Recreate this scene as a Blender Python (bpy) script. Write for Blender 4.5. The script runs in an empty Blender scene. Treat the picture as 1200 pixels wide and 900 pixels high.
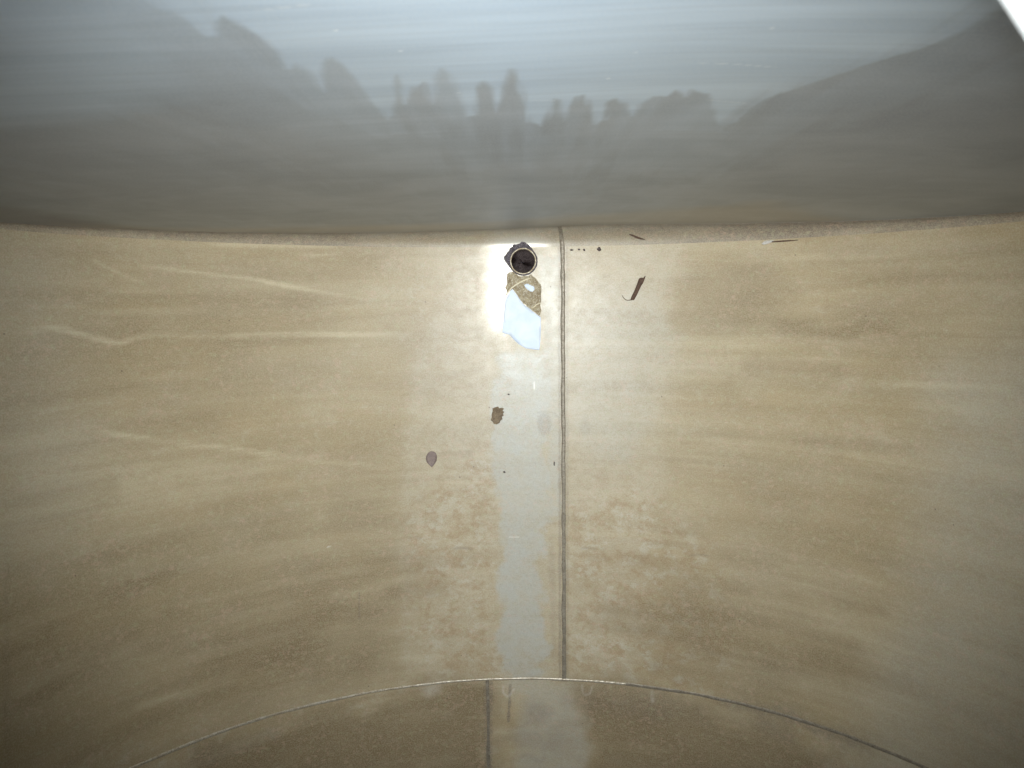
import bpy, bmesh, math, random
import numpy as np
from mathutils import Vector, noise as mnoise

random.seed(7)
RNG = np.random.default_rng(11)
scene = bpy.context.scene
col = scene.collection

# ------------------------------------------------------------------ dimensions (metres)
R = 1.0                      # inner radius of the horizontal tank, its axis along Y at z = R
END_Y = 0.1402               # inner face of the near end plate
WELD_Y = -0.9496             # girth weld between the two shell plates
KN_R = 0.042                 # mean radius of the knuckle at the foot of the end plate
KN_SKEW = 0.034              # skew of the end plate
FAR_Y = -2.3                 # far end plate
CAM = (0.0, 0.0, 2.099)
CAM_ROT = (-0.0924274, 0.0097881, -0.0087291)
FOCAL = 1000.0 / 1200.0      # focal length over image width
NECK_C = (-0.0440, -0.0440)  # centre of the round manhole in the crown
NECK_R = 0.165


def rot_matrix():
    rx, ry, rz = CAM_ROT
    cx, sx, cy, sy, cz, sz = math.cos(rx), math.sin(rx), math.cos(ry), math.sin(ry), math.cos(rz), math.sin(rz)
    X = np.array([[1, 0, 0], [0, cx, -sx], [0, sx, cx]])
    Y = np.array([[cy, 0, sy], [0, 1, 0], [-sy, 0, cy]])
    Z = np.array([[cz, -sz, 0], [sz, cz, 0], [0, 0, 1]])
    return Z @ Y @ X


MROT = rot_matrix()


def ray(px, py):
    return MROT @ np.array([(px - 600) / 1000.0, (450 - py) / 1000.0, -1.0])


def on_shell(px, py):
    """surveyed point of the photograph -> (arc length u, axial position v) on the tank wall"""
    d = ray(px, py)
    x0, _, z0 = CAM
    a = d[0] ** 2 + d[2] ** 2
    b = x0 * d[0] + (z0 - R) * d[2]
    c = x0 ** 2 + (z0 - R) ** 2 - R * R
    t = (-b + math.sqrt(max(b * b - a * c, 0))) / a
    x, y, z = x0 + t * d[0], t * d[1], z0 + t * d[2]
    return (R * math.atan2(x, R - z), y)


def on_plate(px, py):
    """surveyed point -> (x, z) on the end plate"""
    d = ray(px, py)
    t = (END_Y + KN_R - CAM[1]) / max(d[1] - KN_SKEW * d[0], 1e-4)
    return (CAM[0] + t * d[0], CAM[2] + t * d[2])


def knuckle_r(x):
    """turn radius between shell and end plate; the plate stands slightly skewed, so it grows to one side"""
    d = max(0.0, x - 0.1)
    return max(0.010, KN_R + KN_SKEW * x - 0.095 * d * d / (d + 0.25))


def knuckle_rs(x):
    d = np.maximum(0.0, x - 0.1)
    return np.maximum(0.010, KN_R + KN_SKEW * x - 0.095 * d * d / (d + 0.25))


def knuckle_point(u, a):
    r = knuckle_r(R * math.sin(u / R))
    lift = r * (1 - math.cos(a)) + 0.0003
    return Vector(((R - lift) * math.sin(u / R), END_Y + r * math.sin(a), R - (R - lift) * math.cos(u / R)))


def on_knuckle(px, py):
    """surveyed point -> (arc length u, arc length s up the knuckle)"""
    d = ray(px, py)
    lo, hi = 1.2, 2.4
    for i in range(400):
        t = lo + (hi - lo) * i / 399
        x, y, z = CAM[0] + t * d[0], t * d[1], CAM[2] + t * d[2]
        lift = R - math.hypot(x, R - z)
        r = knuckle_r(x)
        w = min(max((y - END_Y) / r, -0.2), 1.0)
        if lift <= r * (1 - math.sqrt(max(0, 1 - max(w, 0) ** 2))):
            return (R * math.atan2(x, R - z), r * math.asin(w))
    return (R * math.atan2(x, R - z), 0.0)


def shell_point(u, v, lift=0.0):
    th = u / R
    return Vector(((R - lift) * math.sin(th), v, R - (R - lift) * math.cos(th)))


# ------------------------------------------------------------------ mask tools (numpy)
def smooth(e0, e1, x):
    t = np.clip((x - e0) / (e1 - e0), 0, 1)
    return t * t * (3 - 2 * t)


def fbm(a, b, scale_a, scale_b, octaves=4, seed=0):
    out = np.zeros_like(a)
    amp, tot = 1.0, 0.0
    for o in range(octaves):
        r = np.random.default_rng(seed * 17 + o)
        lat = r.random((257, 257))
        fa, fb = a * scale_a * 2 ** o + 37.3 * o, b * scale_b * 2 ** o + 11.9 * o
        ia, ib = np.floor(fa).astype(int), np.floor(fb).astype(int)
        ta, tb = fa - ia, fb - ib
        ta, tb = ta * ta * (3 - 2 * ta), tb * tb * (3 - 2 * tb)
        i0, i1, j0, j1 = ia % 257, (ia + 1) % 257, ib % 257, (ib + 1) % 257
        v = (lat[i0, j0] * (1 - ta) + lat[i1, j0] * ta) * (1 - tb) + (lat[i0, j1] * (1 - ta) + lat[i1, j1] * ta) * tb
        out += amp * v
        tot += amp
        amp *= 0.5
    return out / tot          # about 0.5 mean


def seg_dist(a, b, p, q):
    px, py = p
    dx, dy = q[0] - px, q[1] - py
    L = dx * dx + dy * dy + 1e-12
    t = np.clip(((a - px) * dx + (b - py) * dy) / L, 0, 1)
    return np.hypot(a - px - t * dx, b - py - t * dy), t


def poly_sd(a, b, pts):
    """signed distance, positive inside"""
    d = np.full(a.shape, 1e9)
    inside = np.zeros(a.shape, bool)
    n = len(pts)
    for i in range(n):
        p, q = pts[i], pts[(i + 1) % n]
        d = np.minimum(d, seg_dist(a, b, p, q)[0])
        cond = (p[1] > b) != (q[1] > b)
        xx = (q[0] - p[0]) * (b - p[1]) / ((q[1] - p[1]) if q[1] != p[1] else 1e-9) + p[0]
        inside ^= cond & (a < xx)
    return np.where(inside, d, -d)


class Chart:
    """stain maps over one plate; a, b are surface metres of every vertex"""
    def __init__(self, a, b, locate):
        self.a, self.b, self.locate = a, b, locate

    def pts(self, P):
        return [self.locate(*p) for p in P]

    @staticmethod
    def curve(Q, k=4):
        if len(Q) < 3:
            return Q
        E = [Q[0]] + list(Q) + [Q[-1]]
        out = []
        for i in range(1, len(E) - 2):
            p0, p1, p2, p3 = E[i - 1], E[i], E[i + 1], E[i + 2]
            for j in range(k):
                t = j / k
                out.append(tuple(0.5 * (2 * b + (c - a) * t + (2 * a - 5 * b + 4 * c - d) * t * t + (3 * b - a - 3 * c + d) * t ** 3)
                                 for a, b, c, d in zip(p0, p1, p2, p3)))
        return out + [Q[-1]]

    def area(self, P, soft, ragged=0.0, rs=30, seed=1, rsb=None):
        sd = poly_sd(self.a, self.b, self.pts(P))
        if ragged:
            sd = sd + ragged * (fbm(self.a, self.b, rs, rsb or rs, 4, seed) - 0.5) * 2
        return smooth(-soft, soft, sd)

    def line(self, P, w, soft=None, fade=True, ragged=0.0, seed=1):
        Q = self.curve(self.pts(P))
        best = np.full(self.a.shape, 1e9)
        along = np.zeros(self.a.shape)
        n = len(Q) - 1
        for i in range(n):
            d, t = seg_dist(self.a, self.b, Q[i], Q[i + 1])
            m = d < best
            best = np.where(m, d, best)
            along = np.where(m, (i + t) / n, along)
        if ragged:
            best = best + ragged * (fbm(self.a, self.b, 60, 60, 3, seed) - 0.5) * 2
        f = 1 - smooth(w * 0.4, w * (1.6 if soft is None else soft), best)
        if fade:
            f *= smooth(0, 0.18, along) * (1 - smooth(0.82, 1, along)) * 0.9 + 0.1
        return f

    def blob(self, px, py, rx, ry, soft=0.5, ragged=0.35, rs=14, seed=1):
        c = self.locate(px, py)
        ex = self.locate(px + rx, py)
        ey = self.locate(px, py + ry)
        sx = max(math.hypot(ex[0] - c[0], ex[1] - c[1]), 1e-4)
        sy = max(math.hypot(ey[0] - c[0], ey[1] - c[1]), 1e-4)
        r = np.hypot((self.a - c[0]) / sx, (self.b - c[1]) / sy)
        r = r + ragged * (fbm(self.a, self.b, rs, rs * 1.6, 4, seed) - 0.5) * 2
        return 1 - smooth(1 - soft, 1 + soft, r)


def add_attr(me, name, arr):
    at = me.attributes.new(name, 'FLOAT_COLOR', 'POINT')
    at.data.foreach_set('color', np.clip(arr, 0, 1).astype(np.float32).ravel())


def grid_mesh(name, P, ua, vb, keep=None):
    """P: (nv, nu, 3) points; ua, vb same-shape uv metres"""
    nv, nu = P.shape[:2]
    idx = np.arange(nv * nu).reshape(nv, nu)
    quads = np.stack([idx[:-1, :-1], idx[:-1, 1:], idx[1:, 1:], idx[1:, :-1]], -1).reshape(-1, 4)
    if keep is not None:
        quads = quads[keep.reshape(-1)]
    used = np.zeros(nv * nu, bool)
    used[quads.ravel()] = True
    remap = np.cumsum(used) - 1
    quads = remap[quads]
    me = bpy.data.meshes.new(name)
    pts = P.reshape(-1, 3)[used]
    me.vertices.add(len(pts))
    me.vertices.foreach_set('co', pts.astype(np.float32).ravel())
    me.loops.add(len(quads) * 4)
    me.loops.foreach_set('vertex_index', quads.astype(np.int32).ravel())
    me.polygons.add(len(quads))
    me.polygons.foreach_set('loop_start', np.arange(0, len(quads) * 4, 4, dtype=np.int32))
    me.polygons.foreach_set('loop_total', np.full(len(quads), 4, np.int32))
    me.polygons.foreach_set('use_smooth', np.ones(len(quads), bool))
    uv = me.uv_layers.new(name='surface')
    U = np.stack([ua.reshape(-1)[used], vb.reshape(-1)[used]], -1)[quads.ravel()]
    uv.data.foreach_set('uv', U.astype(np.float32).ravel())
    me.update(calc_edges=True)
    return me, used


def link(name, me, mat, parent=None):
    o = bpy.data.objects.new(name, me)
    if mat:
        me.materials.clear()
        me.materials.append(mat)
    col.objects.link(o)
    o.parent = parent
    return o


def tag(o, label, cat, group=None):
    o['label'] = label
    o['category'] = cat
    if group:
        o['group'] = group
    return o


# ------------------------------------------------------------------ material helper
class NT:
    def __init__(self, name):
        self.mat = bpy.data.materials.new(name)
        self.mat.use_nodes = True
        self.t = self.mat.node_tree
        self.bsdf = self.t.nodes['Principled BSDF']

    def n(self, kind, **kw):
        nd = self.t.nodes.new(kind)
        for k, v in kw.items():
            setattr(nd, k, v)
        return nd

    def put(self, sock, v):
        if isinstance(v, bpy.types.NodeSocket):
            self.t.links.new(v, sock)
        elif isinstance(v, (tuple, list)) and len(v) == 3 and sock.type == 'RGBA':
            sock.default_value = (*v, 1)
        else:
            sock.default_value = v

    def uv(self, sx=1, sy=1, rot=0.0, off=(0, 0, 0)):
        tc = self.n('ShaderNodeTexCoord')
        mp = self.n('ShaderNodeMapping')
        mp.inputs['Scale'].default_value = (sx, sy, 1)
        mp.inputs['Rotation'].default_value = (0, 0, rot)
        mp.inputs['Location'].default_value = off
        self.t.links.new(tc.outputs['UV'], mp.inputs['Vector'])
        return mp.outputs[0]

    def obj(self, s=1):
        tc = self.n('ShaderNodeTexCoord')
        mp = self.n('ShaderNodeMapping')
        mp.inputs['Scale'].default_value = (s, s, s)
        self.t.links.new(tc.outputs['Object'], mp.inputs['Vector'])
        return mp.outputs[0]

    def noise(self, vec, scale=1, detail=5, rough=0.55, dist=0.0):
        nd = self.n('ShaderNodeTexNoise')
        self.put(nd.inputs['Vector'], vec)
        nd.inputs['Scale'].default_value = scale
        nd.inputs['Detail'].default_value = detail
        nd.inputs['Roughness'].default_value = rough
        nd.inputs['Distortion'].default_value = dist
        return nd.outputs['Fac']

    def noise3(self, vec, scale=1, detail=5, rough=0.55, dist=0.0):
        nd = self.n('ShaderNodeTexNoise')
        self.put(nd.inputs['Vector'], vec)
        nd.inputs['Scale'].default_value = scale
        nd.inputs['Detail'].default_value = detail
        nd.inputs['Roughness'].default_value = rough
        nd.inputs['Distortion'].default_value = dist
        sep = self.n('ShaderNodeSeparateColor')
        self.t.links.new(nd.outputs['Color'], sep.inputs[0])
        return nd.outputs['Fac'], sep.outputs[1], sep.outputs[2]

    def specks(self, vec, scale, r, keep=0.5):
        """sparse round specks; returns 0..1"""
        nd = self.n('ShaderNodeTexVoronoi')
        self.put(nd.inputs['Vector'], vec)
        nd.inputs['Scale'].default_value = scale
        s = self.ramp(nd.outputs['Distance'], r * 0.6, r, 1, 0)
        sep = self.n('ShaderNodeSeparateColor')
        self.t.links.new(nd.outputs['Color'], sep.inputs[0])
        k = self.ramp(sep.outputs[0], 1 - keep, 1 - keep + 0.02, 0, 1)
        return self.mul(s, k)

    def ramp(self, x, a, b, y0=0.0, y1=1.0):
        nd = self.n('ShaderNodeMapRange', interpolation_type='SMOOTHSTEP')
        self.put(nd.inputs[0], x)
        for i, v in enumerate((a, b, y0, y1)):
            nd.inputs[1 + i].default_value = v
        return nd.outputs[0]

    def math(self, op, a, b=0.0, clamp=False):
        nd = self.n('ShaderNodeMath', operation=op, use_clamp=clamp)
        self.put(nd.inputs[0], a)
        self.put(nd.inputs[1], b)
        return nd.outputs[0]

    def mul(self, a, b):
        return self.math('MULTIPLY', a, b)

    def add(self, a, b):
        return self.math('ADD', a, b)

    def mix(self, f, a, b):
        nd = self.n('ShaderNodeMix', data_type='RGBA')
        self.put(nd.inputs['Factor'], f)
        self.put(nd.inputs[6], a)
        self.put(nd.inputs[7], b)
        return nd.outputs[2]

    def attr(self, name):
        at = self.n('ShaderNodeAttribute', attribute_name=name)
        sep = self.n('ShaderNodeSeparateColor')
        self.t.links.new(at.outputs['Color'], sep.inputs[0])
        return sep.outputs[0], sep.outputs[1], sep.outputs[2], at.outputs['Alpha']

    def out(self, color=None, rough=None, metal=None, height=None, bump=0.1, dist=0.001, spec=None, aniso=None):
        b = self.bsdf
        if color is not None:
            self.put(b.inputs['Base Color'], color)
        if rough is not None:
            self.put(b.inputs['Roughness'], rough)
        if metal is not None:
            self.put(b.inputs['Metallic'], metal)
        if spec is not None:
            self.put(b.inputs['Specular IOR Level'], spec)
        if height is not None:
            bp = self.n('ShaderNodeBump')
            bp.inputs['Strength'].default_value = bump
            bp.inputs['Distance'].default_value = dist
            self.put(bp.inputs['Height'], height)
            self.t.links.new(bp.outputs[0], b.inputs['Normal'])
        return self.mat


# ------------------------------------------------------------------ materials
def shell_material():
    m = NT('stained_steel')
    pale, brown, dark, gloss = m.attr('stain_shade')
    pale_caustics, wiped, mottle, white = m.attr('residue_glint')
    broad = m.noise(m.uv(1.3, 7), 1, 3, 0.6, 0.5)
    streak = m.noise(m.uv(1.8, 30, 0.03), 1, 5, 0.66, 0.3)
    streak2 = m.noise(m.uv(0.9, 17, -0.02), 1, 4, 0.6, 0.5)
    cloud = m.noise(m.uv(7, 9, 0.3), 1, 4, 0.62, 0.3)
    fine, fr, fg = m.noise3(m.uv(80, 95), 1, 3, 0.7)
    grain, gr, gg = m.noise3(m.uv(330, 330), 1, 1, 0.7)
    mott, mr, mg = m.noise3(m.uv(24, 30, 0.5), 1, 6, 0.78)
    tan_a, tan_b = (0.338, 0.265, 0.143), (0.428, 0.362, 0.232)
    c = m.mix(m.ramp(broad, 0.30, 0.70), tan_a, tan_b)
    sweep = m.noise(m.uv(0.45, 11, 0.015), 1, 4, 0.6, 0.5)
    c = m.mix(m.ramp(sweep, 0.47, 0.66, 0, 0.60), c, (0.255, 0.205, 0.105))
    c = m.mix(m.ramp(streak2, 0.46, 0.70, 0, 0.60), c, (0.275, 0.208, 0.10))
    c = m.mix(m.ramp(streak, 0.46, 0.72, 0, 0.42), c, (0.285, 0.225, 0.14))
    c = m.mix(m.ramp(streak, 0.44, 0.26, 0, 0.35), c, (0.49, 0.435, 0.32))
    c = m.mix(m.ramp(cloud, 0.48, 0.8, 0, 0.40), c, (0.49, 0.44, 0.335))
    c = m.mix(m.ramp(cloud, 0.50, 0.25, 0, 0.25), c, (0.42, 0.285, 0.155))
    c = m.mix(m.mul(wiped, m.ramp(mott, 0.38, 0.62, 0.62, 0.26)), c, (0.515, 0.475, 0.38))
    c = m.mix(m.mul(mottle, m.ramp(mr, 0.46, 0.60, 0.05, 0.80)), c, (0.325, 0.225, 0.115))
    c = m.mix(m.mul(mottle, m.ramp(mg, 0.50, 0.62, 0.0, 0.55)), c, (0.50, 0.48, 0.40))
    c = m.mix(m.ramp(mr, 0.52, 0.68, 0, 0.32), c, (0.275, 0.195, 0.105))
    c = m.mix(m.ramp(mg, 0.54, 0.68, 0, 0.30), c, (0.47, 0.43, 0.33))
    c = m.mix(m.mul(brown, m.ramp(cloud, 0.3, 0.7, 0.75, 1.0)), c, (0.175, 0.124, 0.055))
    c = m.mix(m.mul(pale_caustics, m.ramp(streak, 0.35, 0.6, 0.62, 0.12)), c, (0.62, 0.545, 0.38))  # painted caustic streaks lighten the base colour
    c = m.mix(m.mul(pale, m.ramp(mott, 0.40, 0.62, 0.98, 0.55)), c, (0.368, 0.382, 0.350))
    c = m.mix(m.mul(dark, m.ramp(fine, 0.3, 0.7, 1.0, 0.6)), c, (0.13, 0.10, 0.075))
    c = m.mix(m.mul(white, m.ramp(fine, 0.3, 0.6, 0.4, 1.0)), c, (0.80, 0.79, 0.76))
    c = m.mix(m.mul(m.ramp(fine, 0.42, 0.72, 0, 0.36), m.ramp(streak2, 0.35, 0.65, 0.35, 1.0)), c, (0.25, 0.19, 0.11))
    c = m.mix(m.mul(m.ramp(fr, 0.50, 0.68, 0, 0.42), m.ramp(cloud, 0.36, 0.62, 0.25, 1.0)), c, (0.46, 0.31, 0.225))
    c = m.mix(m.mul(m.ramp(fg, 0.50, 0.68, 0, 0.38), m.ramp(mr, 0.40, 0.60, 0.2, 1.0)), c, (0.36, 0.375, 0.22))
    c = m.mix(m.ramp(grain, 0.3, 0.75, 0, 0.22), c, (0.66, 0.62, 0.53))
    c = m.mix(m.ramp(gr, 0.5, 0.75, 0, 0.22), c, (0.20, 0.15, 0.10))
    sp = m.specks(m.uv(1, 1), 26, 0.055, 0.22)
    c = m.mix(m.mul(sp, 0.7), c, (0.10, 0.065, 0.045))
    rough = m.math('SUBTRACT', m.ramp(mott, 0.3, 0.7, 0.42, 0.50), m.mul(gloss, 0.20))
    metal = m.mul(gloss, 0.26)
    c = m.mix(m.mul(gloss, 0.66), c, (0.61, 0.63, 0.63))  # whitens the base colour where the flash glow lies
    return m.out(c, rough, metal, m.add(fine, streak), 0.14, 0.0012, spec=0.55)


def plate_material():
    m = NT('brushed_end_steel')
    dark_zone, band, dark, white = m.attr('stain_shade')
    sheen, brown, _, _ = m.attr('residue_glint')
    brush = m.noise(m.uv(5, 130, 0.11), 1, 3, 0.6, 0.2)
    wide = m.noise(m.uv(2.2, 26, 0.11), 1, 3, 0.6, 0.3)
    cloud = m.noise(m.uv(5, 5), 1, 4, 0.6, 0.5)
    grain = m.noise(m.uv(420, 240), 1, 1, 0.7)
    c = m.mix(m.ramp(wide, 0.3, 0.72), (0.39, 0.485, 0.59), (0.485, 0.585, 0.69))
    c = m.mix(m.ramp(brush, 0.4, 0.75, 0, 0.22), c, (0.26, 0.31, 0.37))
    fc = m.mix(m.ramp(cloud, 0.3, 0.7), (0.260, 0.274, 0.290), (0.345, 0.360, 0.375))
    c = m.mix(m.mul(dark_zone, 0.88), c, fc)
    c = m.mix(m.mul(brown, 0.55), c, (0.44, 0.37, 0.26))
    c = m.mix(dark, c, (0.10, 0.075, 0.05))
    c = m.mix(white, c, (0.8, 0.82, 0.84))
    c = m.mix(m.ramp(grain, 0.25, 0.75, 0, 0.14), c, (0.68, 0.68, 0.66))
    rough = m.math('SUBTRACT', m.add(0.42, m.mul(dark_zone, 0.14)), m.mul(band, 0.14))
    metal = m.add(m.add(0.76, m.mul(dark_zone, 0.17)), m.mul(band, -0.1))
    return m.out(c, rough, metal, brush, 0.10, 0.001, spec=0.4)


def simple_mat(name, c1, c2, rough, metal, scale=60, bump=0.3, c3=None, dist=0.0015):
    m = NT(name)
    v = m.obj(scale)
    n1 = m.noise(v, 1, 4, 0.65, 0.4)
    n2 = m.noise(v, 4.3, 3, 0.7)
    c = m.mix(m.ramp(n1, 0.32, 0.68), c1, c2)
    if c3:
        c = m.mix(m.ramp(n2, 0.5, 0.68), c, c3)
    return m.out(c, m.ramp(n2, 0.3, 0.7, rough - 0.07, rough + 0.08), metal, m.add(n1, n2), bump, dist)


M_SHELL = shell_material()
M_PLATE = plate_material()
M_BEAD = simple_mat('weld_steel', (0.20, 0.175, 0.135), (0.29, 0.26, 0.205), 0.5, 0.25, 60, 0.3, (0.15, 0.115, 0.08))
M_BEAD_BRIGHT = simple_mat('bright_weld', (0.52, 0.48, 0.40), (0.36, 0.31, 0.23), 0.32, 0.3, 60, 0.3, (0.24, 0.19, 0.13))
M_NECK = simple_mat('neck_steel', (0.78, 0.79, 0.78), (0.70, 0.71, 0.70), 0.45, 0.3, 20, 0.1)
M_TUBE = simple_mat('pipe_inside', (0.40, 0.33, 0.32), (0.24, 0.19, 0.19), 0.26, 0.35, 80, 0.4)
M_RIM = simple_mat('pipe_rim', (0.70, 0.65, 0.52), (0.46, 0.37, 0.23), 0.4, 0.4, 90, 0.6, (0.20, 0.15, 0.10))
M_BURNT = simple_mat('burnt_scale', (0.16, 0.14, 0.17), (0.055, 0.045, 0.055), 0.5, 0.45, 130, 0.9, (0.42, 0.40, 0.42), 0.003)
M_LEAF = simple_mat('dry_leaf', (0.20, 0.145, 0.085), (0.115, 0.08, 0.05), 0.7, 0.0, 150, 0.5, (0.32, 0.26, 0.17))
M_LEAF_GREY = simple_mat('soaked_leaf', (0.215, 0.165, 0.145), (0.155, 0.115, 0.105), 0.6, 0.0, 150, 0.4, (0.28, 0.22, 0.19))
M_BARK = simple_mat('bark', (0.085, 0.042, 0.027), (0.055, 0.029, 0.021), 0.75, 0.0, 160, 0.6, (0.17, 0.12, 0.075))
M_CRUMB = simple_mat('dark_crumb', (0.10, 0.075, 0.07), (0.05, 0.035, 0.035), 0.7, 0.0, 200, 0.6)
M_CHIP = simple_mat('pale_chip', (0.55, 0.54, 0.52), (0.40, 0.37, 0.32), 0.5, 0.0, 200, 0.5)
M_SLUDGE = simple_mat('sludge', (0.50, 0.43, 0.29), (0.27, 0.205, 0.12), 0.5, 0.0, 75, 1.0, (0.74, 0.70, 0.58), 0.004)
M_SCUM = simple_mat('dried_scum', (0.74, 0.66, 0.46), (0.80, 0.75, 0.62), 0.5, 0.0, 150, 0.4)
_p = NT('still_water')  # the sky's reflection is painted in as a pale blue base colour
_pn = _p.noise(_p.obj(26), 1, 4, 0.5, 0.4)
_ps = _p.specks(_p.obj(1), 95, 0.10, 0.3)
M_WATER = _p.out(_p.mix(_p.mul(_ps, 0.5), _p.mix(_p.ramp(_pn, 0.3, 0.7), (0.66, 0.76, 0.90), (0.76, 0.83, 0.92)), (0.50, 0.50, 0.56)),
                 0.50, 0.0, _pn, 0.02, 0.002, spec=0.12)

# ------------------------------------------------------------------ the tank
tank = bpy.data.objects.new('storage_tank', None)
tank.location = (0, 0, 0)
col.objects.link(tank)
tag(tank, 'inside of a stained round steel tank with welded seams and a drain pipe', 'tank')


def axis_steps(breaks):
    """list of (start, step) ... end -> coordinates"""
    out = []
    for (a, s), b in zip(breaks[:-1], [x[0] for x in breaks[1:]]):
        n = max(1, round((b - a) / s))
        out += list(a + (b - a) * np.arange(n) / n)
    out.append(breaks[-1][0])
    return np.array(out)


U_AXIS = axis_steps([(-math.pi, 0.06), (-1.40, 0.0045), (-0.45, 0.0021), (0.45, 0.0045), (1.40, 0.06), (math.pi, 1)])
PIPE_U, PIPE_V, PIPE_R = on_shell(613, 306)[0], on_shell(613, 306)[1], 0.0335


def shell_stain_light(u, v):
    k = Chart(u, v, on_shell)
    wob = fbm(u, v, 7, 10, 4, 3) - 0.5
    z = np.zeros_like(u)
    # pale run left by water draining along the lowest line
    pale = 0.92 * k.area([(584, 412), (642, 412), (643, 470), (636, 530), (646, 575), (650, 600), (640, 625), (635, 660), (638, 720),
                          (643, 770), (630, 792), (592, 793), (584, 760), (586, 650), (581, 560), (577, 480)], 0.012, 0.030, 30, 4) * (0.55 + 0.9 * np.clip(fbm(u, v, 16, 10, 4, 61) - 0.05, 0, 0.5))
    pale = np.maximum(pale, 0.60 * k.area([(588, 412), (640, 412), (640, 560), (584, 560)], 0.012, 0.016, 30, 70))
    pale = np.maximum(pale, 0.55 * k.area([(632, 300), (656, 300), (657, 600), (642, 560), (640, 420)], 0.010, 0.010, 40, 5))
    pale = np.maximum(pale, 0.45 * k.area([(600, 800), (665, 800), (690, 850), (680, 930), (600, 930), (612, 850)], 0.03, 0.03, 22, 6))
    grey = 0.30 * k.area([(1090, 430), (1260, 380), (1260, 960), (980, 960), (1040, 800), (1085, 640)], 0.09, 0.05, 8, 62)
    grey = np.maximum(grey, 0.18 * k.area([(-60, 240), (70, 280), (120, 480), (60, 640), (-60, 700)], 0.10, 0.06, 7, 63))
    pale = np.maximum(pale, grey)
    pale = np.maximum(pale, 0.24 * k.area([(665, 330), (784, 330), (782, 420), (740, 560), (672, 520)], 0.03, 0.05, 12, 7))
    # broad wiped panels either side of the run
    wiped = 0.70 * k.area([(535, 300), (664, 292), (664, 796), (560, 798), (470, 796), (470, 560), (486, 430)], 0.020, 0.020, 20, 8) * (0.55 + 0.9 * np.clip(fbm(u, v, 6, 6, 4, 65) - 0.1, 0, 0.5))
    wiped = np.maximum(wiped, 0.70 * k.area([(664, 292), (786, 292), (784, 480), (760, 700), (752, 800), (664, 796)], 0.028, 0.022, 18, 9) * (0.55 + 0.9 * np.clip(fbm(u, v, 6, 6, 4, 66) - 0.1, 0, 0.5)))
    # rusty mottling
    mott = 0.9 * k.area([(480, 600), (584, 500), (584, 790), (500, 796), (470, 760)], 0.05, 0.05, 12, 10)
    mott = np.maximum(mott, 0.95 * k.area([(668, 590), (740, 570), (830, 640), (880, 780), (800, 806), (668, 792)], 0.05, 0.06, 12, 11))
    mott = np.maximum(mott, 0.8 * k.area([(480, 320), (585, 300), (575, 420), (500, 440)], 0.05, 0.05, 12, 12) * 0.5)
    mott = np.maximum(mott, 0.5 * k.area([(680, 806), (800, 820), (900, 842), (1000, 880), (960, 960), (660, 960)], 0.05, 0.05, 10, 23))
    mott = np.maximum(mott, 0.5 * k.area([(100, 900), (560, 800), (600, 910), (580, 960), (100, 960)], 0.05, 0.05, 10, 13))
    # brown deposits, and painted flash falloff on the upper walls
    brown = 0.85 * k.blob(330, 745, 190, 70, 0.7, 0.6, 8, 14)
    brown = np.maximum(brown, 0.55 * k.blob(430, 660, 60, 110, 0.8, 0.5, 9, 15))
    brown = np.maximum(brown, 0.75 * k.blob(880, 735, 140, 80, 0.8, 0.7, 8, 16))
    brown = np.maximum(brown, 1.15 * k.area([(680, 806), (800, 820), (900, 842), (1000, 880), (960, 960), (700, 960)], 0.06, 0.06, 14, 17))
    brown = np.maximum(brown, 1.15 * k.area([(230, 880), (420, 822), (570, 806), (580, 960), (200, 960)], 0.06, 0.07, 10, 18))
    brown = np.maximum(brown, 0.50 * k.blob(180, 700, 260, 130, 0.9, 0.7, 5, 19))
    brown = np.maximum(brown, 0.48 * k.blob(860, 345, 75, 40, 0.45, 0.25, 9, 20))
    brown = np.maximum(brown, 0.45 * k.blob(985, 640, 210, 120, 0.9, 0.7, 5, 21))
    brown = np.maximum(brown, 0.35 * k.blob(500, 400, 70, 60, 0.9, 0.6, 9, 40))
    for (pp, w, s) in [([(890, 378), (940, 384), (975, 390), (1020, 382), (1080, 380)], 0.008, .75), ([(862, 432), (900, 427), (950, 432), (1010, 437)], 0.008, .75),
                       ([(860, 430), (852, 455), (862, 478), (890, 490), (960, 497)], 0.006, .3), ([(500, 447), (540, 437), (575, 424)], 0.006, .5),
                       ([(0, 740), (60, 728), (150, 690), (240, 655)], 0.011, .75), ([(0, 838), (50, 815), (110, 770), (200, 735)], 0.011, .85),
                       ([(0, 690), (90, 670), (160, 640)], 0.012, .6), ([(800, 640), (900, 668), (990, 700), (1060, 715)], 0.014, .65),
                       ([(690, 640), (760, 648), (840, 640)], 0.008, .3), ([(760, 690), (860, 720), (930, 760)], 0.016, .65),
                       ([(940, 598), (1040, 610), (1130, 615)], 0.012, .45), ([(30, 378), (90, 372), (150, 382)], 0.014, .55), ([(0, 445), (60, 436), (130, 440)], 0.014, .5), ([(0, 590), (70, 580), (150, 572)], 0.014, .4), ([(150, 790), (280, 752), (400, 720)], 0.012, .5), ([(900, 520), (1000, 522), (1090, 530)], 0.008, .45), ([(1000, 455), (1080, 462), (1190, 466)], 0.008, .35), ([(480, 536), (520, 534), (560, 530)], 0.004, .4)]:
        brown = np.maximum(brown, 0.85 * s * k.line(pp, w * 1.25, 3.6, True, 0.010, int(w * 9000)))
    brown = np.maximum(brown, 0.50 * k.area([(-60, 262), (200, 276), (440, 292), (420, 420), (200, 520), (-60, 560)], 0.12, 0.08, 5, 67))  # flash falloff painted as brown, dimming the upper left wall
    brown = np.maximum(brown, 0.42 * k.area([(960, 284), (1260, 240), (1260, 520), (1060, 470), (960, 400)], 0.12, 0.08, 5, 68))  # the same painted falloff on the upper right wall
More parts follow.
